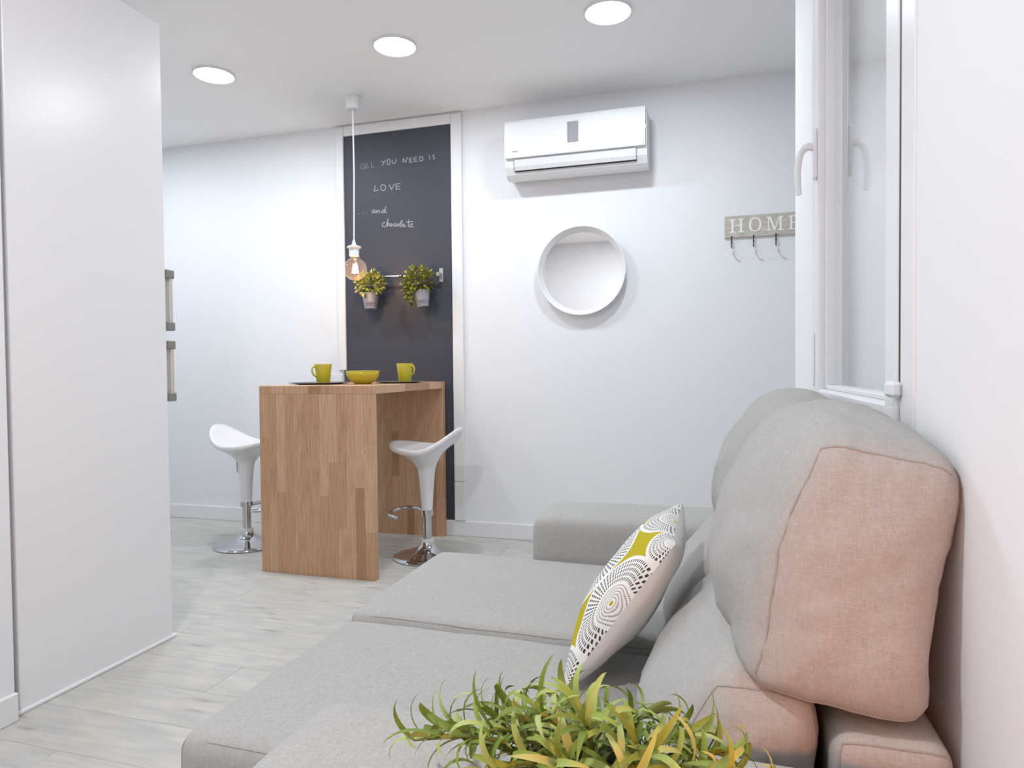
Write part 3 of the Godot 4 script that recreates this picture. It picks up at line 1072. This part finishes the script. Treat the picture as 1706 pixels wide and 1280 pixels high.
func build_tableware() -> void:
	var ty := 0.9605
	# plates
	for a in [[-2.09, 0.6, 0.165, "large dark grey plate at the left end of the bar table"], [-1.715, 0.36, 0.14, "large dark grey plate under the right mug"]]:
		var p := thing("plate", a[3], "plate", Vector3(a[0], ty, a[1]), "dark plates on the bar table")
		var r: float = a[2]
		obj("dish", lathe([[Vector2(0.0, 0.0), Vector2(r * 0.6, 0.0)], [Vector2(r * 0.6, 0.0), Vector2(r * 0.8, 0.003), Vector2(r, 0.008), Vector2(r, 0.01), Vector2(r * 0.8, 0.006), Vector2(r * 0.6, 0.004), Vector2(0.0, 0.0035)]], 56), M.plate, p)
	# mugs: handle towards +x or towards the camera
	for a in [[-2.052, 0.62, 60.0, "mustard yellow mug at the left end of the bar table"], [-1.676, 0.37, -10.0, "mustard yellow mug at the right end of the bar table"]]:
		var p := thing("mug", a[3], "mug", Vector3(a[0], ty + 0.004, a[1]), "mustard mugs on the bar table")
		p.rotation_degrees.y = a[2] - 180.0 if a[2] > 0 else a[2]
		obj("cup", lathe([[Vector2(0.0, 0.0), Vector2(0.034, 0.0)], [Vector2(0.034, 0.0), Vector2(0.036, 0.003), Vector2(0.04, 0.05), Vector2(0.047, 0.106), Vector2(0.0465, 0.108), Vector2(0.045, 0.107), Vector2(0.0375, 0.05), Vector2(0.033, 0.006), Vector2(0.0, 0.005)]], 48), M.mustard, p)
		obj("handle", tube(curve([Vector3(0.04, 0.09, 0), Vector3(0.058, 0.093, 0), Vector3(0.066, 0.075, 0), Vector3(0.058, 0.05, 0), Vector3(0.037, 0.036, 0)], 6), 0.005, 12), M.mustard, p)
	var b := thing("bowl", "mustard yellow bowl between two mugs on the bar table", "bowl", Vector3(-1.815, ty, 0.605))
	obj("vessel", lathe([[Vector2(0.0, 0.0), Vector2(0.042, 0.0)], [Vector2(0.042, 0.0), Vector2(0.046, 0.004), Vector2(0.072, 0.02), Vector2(0.087, 0.045), Vector2(0.09, 0.07), Vector2(0.0885, 0.071), Vector2(0.083, 0.046), Vector2(0.068, 0.024), Vector2(0.04, 0.009), Vector2(0.0, 0.008)]], 56), M.mustard, b)
	obj("rim", lathe([[Vector2(0.0875, 0.0695), Vector2(0.0905, 0.07), Vector2(0.0905, 0.0735), Vector2(0.0875, 0.0735), Vector2(0.0875, 0.0695)]], 56), M.mustard, b)

func build_pillow() -> void:
	var B := Vector3(-0.279, 0.397, 2.58)
	var up := Vector3(0.214, 0.287, -0.07)
	var E := Vector3(0.0, 0.008, -0.372)
	var n := E.cross(up).normalized()
	if n.x > 0:
		n = -n
	var t := thing("throw_pillow", "white throw pillow printed with dashed circles and mustard shapes", "pillow", B)
	var thick := 0.07
	var nz := noise(77, 4.0, 2)
	for side: float in [1.0, -1.0]:
		var fn := func(u: float, v: float) -> Vector3:
			var a := u * 2.0 - 1.0
			var b := v * 2.0 - 1.0
			a = lerpf(a, sin(a * PI / 2.0), 0.75)
			b = lerpf(b, sin(b * PI / 2.0), 0.75)
			var pin := 0.075
			var aa := a * (1.0 - pin * (1.0 - b * b))
			var bb := b * (1.0 - pin * (1.0 - a * a))
			var puff := pow(maxf((1.0 - a * a) * (1.0 - b * b), 0.0), 0.42)
			var w := nz.get_noise_2d(u * 0.45, v * 0.45) * 0.012 * puff
			return E * (aa + 1.0) / 2.0 + up * (bb + 1.0) / 2.0 + n * side * (thick * puff + w)
		if side > 0:
			var m := grid(fn, 40, 40, true)
			var o := obj("front_cover", m, M.cover, t)
			o.set_meta("label", "printed front with concentric dashed circles")
		else:
			obj("back_cover", grid(fn, 40, 40, false), M.cover_back, t)
	M.cover.uv1_scale = Vector3(1, -1, 1)
	M.cover.uv1_offset = Vector3(0, 1, 0)

func build_lamp() -> void:
	# the warm lamp below the frame that tints the sofa end and the wall beside it
	var s := thing("side_table", "small round white side table beside the sofa's near arm", "table", Vector3(0.15, 0, 3.6))
	obj("table_top", lathe([[Vector2(0.0, 0.38), Vector2(0.145, 0.38)], [Vector2(0.145, 0.38), Vector2(0.15, 0.39), Vector2(0.145, 0.4)], [Vector2(0.145, 0.4), Vector2(0.0, 0.4)]], 40), M.trim, s)
	for k in 3:
		var a := TAU * k / 3.0
		obj("leg", tube([Vector3(cos(a) * 0.13, 0.0, sin(a) * 0.13), Vector3(cos(a) * 0.1, 0.38, sin(a) * 0.1)], 0.01, 10), M.trim, s)
	var t := thing("table_lamp", "small globe table lamp glowing warm on the side table", "lamp", Vector3(0.25, 0.4, 3.6))
	obj("base", lathe([[Vector2(0.0, 0.0), Vector2(0.045, 0.0)], [Vector2(0.045, 0.0), Vector2(0.045, 0.01), Vector2(0.012, 0.02), Vector2(0.01, 0.22), Vector2(0.02, 0.235)]], 32), M.black, t)
	var bp := []
	for k in 25:
		var a := lerpf(-PI / 2, PI / 2, k / 24.0)
		bp.append(Vector2(cos(a) * 0.05, 0.28 + sin(a) * 0.05))
	obj("glowing_globe", lathe([bp], 32), M.lampbulb, t)
	var l := OmniLight3D.new()
	l.name = "lamp"
	l.light_color = Color(1.0, 0.52, 0.14)
	l.light_energy = 0.13
	l.light_size = 0.045
	l.omni_range = 8.0
	l.omni_attenuation = 2.0
	l.shadow_enabled = true
	l.position = Vector3(0, 0.28, 0)
	t.add_child(l)

func leaf_mesh(bend: float, width: float) -> ArrayMesh:
	# unit-length lance leaf along +y, bending towards +z, with a folded midrib and real thickness
	var st := begin()
	st.set_smooth_group(1)
	var n := 8
	var L := []
	var C := []
	var R := []
	var pos := Vector3.ZERO
	for i in n + 1:
		var s := float(i) / n
		var a := bend * s * s
		var dir := Vector3(0, cos(a), sin(a))
		var nor := Vector3(0, -sin(a), cos(a))
		if i > 0:
			pos += dir / n
		var w := width * pow(sin(PI * clampf(0.12 + s * 0.88, 0, 1)), 0.8) * (1.0 - 0.25 * s)
		if i == n:
			w = 0.0
		L.append(pos + Vector3(-w, 0, 0) - nor * w * 0.35)
		C.append(pos)
		R.append(pos + Vector3(w, 0, 0) - nor * w * 0.35)
	for i in n:
		for q in [[L[i], L[i + 1], C[i + 1], C[i]], [C[i], C[i + 1], R[i + 1], R[i]]]:
			for id: int in [0, 1, 2, 0, 2, 3]:
				st.add_vertex(q[id])
	return done(st)

func build_plant() -> void:
	var at := Vector3(-0.125, 0.541, 3.12)
	var t := thing("potted_plant", "bushy yellow-green plant with narrow arching leaves in the foreground", "plant", at)
	obj("pot", lathe([[Vector2(0.0, 0.0), Vector2(0.075, 0.0)], [Vector2(0.075, 0.0), Vector2(0.09, 0.036)], [Vector2(0.09, 0.036), Vector2(0.085, 0.036), Vector2(0.083, 0.03), Vector2(0.0, 0.03)]], 32), M.pot, t)
	obj("soil", lathe([[Vector2(0.0, 0.033), Vector2(0.05, 0.032), Vector2(0.083, 0.0305)]], 24), M.soil, t)
	var shapes := [leaf_mesh(1.2, 0.062), leaf_mesh(1.8, 0.07), leaf_mesh(2.5, 0.066), leaf_mesh(1.5, 0.08)]
	# sprigs: (x, z, height of the tip)
	var tips := [Vector3(-0.02, 0.165, 0.0), Vector3(-0.075, 0.145, 0.02), Vector3(-0.12, 0.125, 0.0), Vector3(-0.16, 0.105, 0.02), Vector3(-0.2, 0.085, 0.03), Vector3(0.05, 0.12, 0.03), Vector3(0.09, 0.14, 0.0), Vector3(0.13, 0.12, 0.0), Vector3(0.165, 0.1, 0.02), Vector3(0.19, 0.075, 0.04), Vector3(-0.05, 0.12, 0.06), Vector3(0.0, 0.12, 0.07), Vector3(0.06, 0.09, 0.08), Vector3(-0.1, 0.09, 0.07), Vector3(-0.15, 0.07, 0.08), Vector3(0.12, 0.08, 0.08), Vector3(-0.04, 0.11, -0.05), Vector3(0.04, 0.11, -0.06), Vector3(0.1, 0.09, -0.06), Vector3(-0.11, 0.09, -0.05), Vector3(-0.02, 0.08, 0.11), Vector3(0.05, 0.07, 0.12), Vector3(-0.08, 0.06, 0.12), Vector3(0.15, 0.06, 0.1)]
	for tp0: Vector3 in tips:
		var tp := Vector3(tp0.x * 1.08, tp0.y * 0.62 + (0.046 if tp0.z > 0.05 else -0.002), tp0.z)
		var root := Vector3(tp.x * 0.36, 0.032, tp.z * 0.36)
		var mid := Vector3(tp.x * 0.66, 0.032 + tp.y * 0.5, tp.z * 0.62)
		var path := curve([root, mid, tp], 4)
		var stm := obj("stem", tube(path, 0.0028, 6, 0.0015), M.stem, t)
		var k := rng.randi_range(11, 12)
		for i in k:
			var s := lerpf(0.22, 1.0, float(i) / (k - 1))
			var fi := s * (path.size() - 1)
			var i0 := mini(int(fi), path.size() - 2)
			var p: Vector3 = path[i0].lerp(path[i0 + 1], fi - i0)
			var o := obj("leaf", shapes[rng.randi_range(0, 3)], M.leaf[rng.randi_range(0, 3)], stm, p)
			var tan: Vector3 = (path[i0 + 1] - path[i0]).normalized().lerp(Vector3.UP, 0.35).normalized()
			var az := i * 2.4 + rng.randf_range(-0.4, 0.4)
			var tilt := lerpf(1.0, 0.3, s) + rng.randf_range(-0.2, 0.2)
			var ln := rng.randf_range(0.055, 0.08)
			var lean := Basis(Quaternion(Vector3.UP, tan))
			o.basis = (lean * Basis(Vector3.UP, az) * Basis(Vector3.RIGHT, tilt)).scaled(Vector3.ONE * ln)
	# low undergrowth filling the middle of the plant
	var st := begin()
	for i in 170:
		var a := rng.randf() * TAU
		var d := sqrt(rng.randf())
		var p := Vector3(cos(a) * 0.15 * d - 0.005, rng.randf_range(0.02, 0.065), sin(a) * 0.09 * d + 0.02)
		var b := (Basis(Vector3.UP, rng.randf() * TAU) * Basis(Vector3.RIGHT, rng.randf_range(0.1, 0.9))).scaled(Vector3.ONE * rng.randf_range(0.045, 0.07))
		st.append_from(shapes[rng.randi_range(0, 3)], 0, Transform3D(b, p))
	var un := obj("undergrowth", st.commit(), M.leaf[2], t)
	un.set_meta("kind", "stuff")
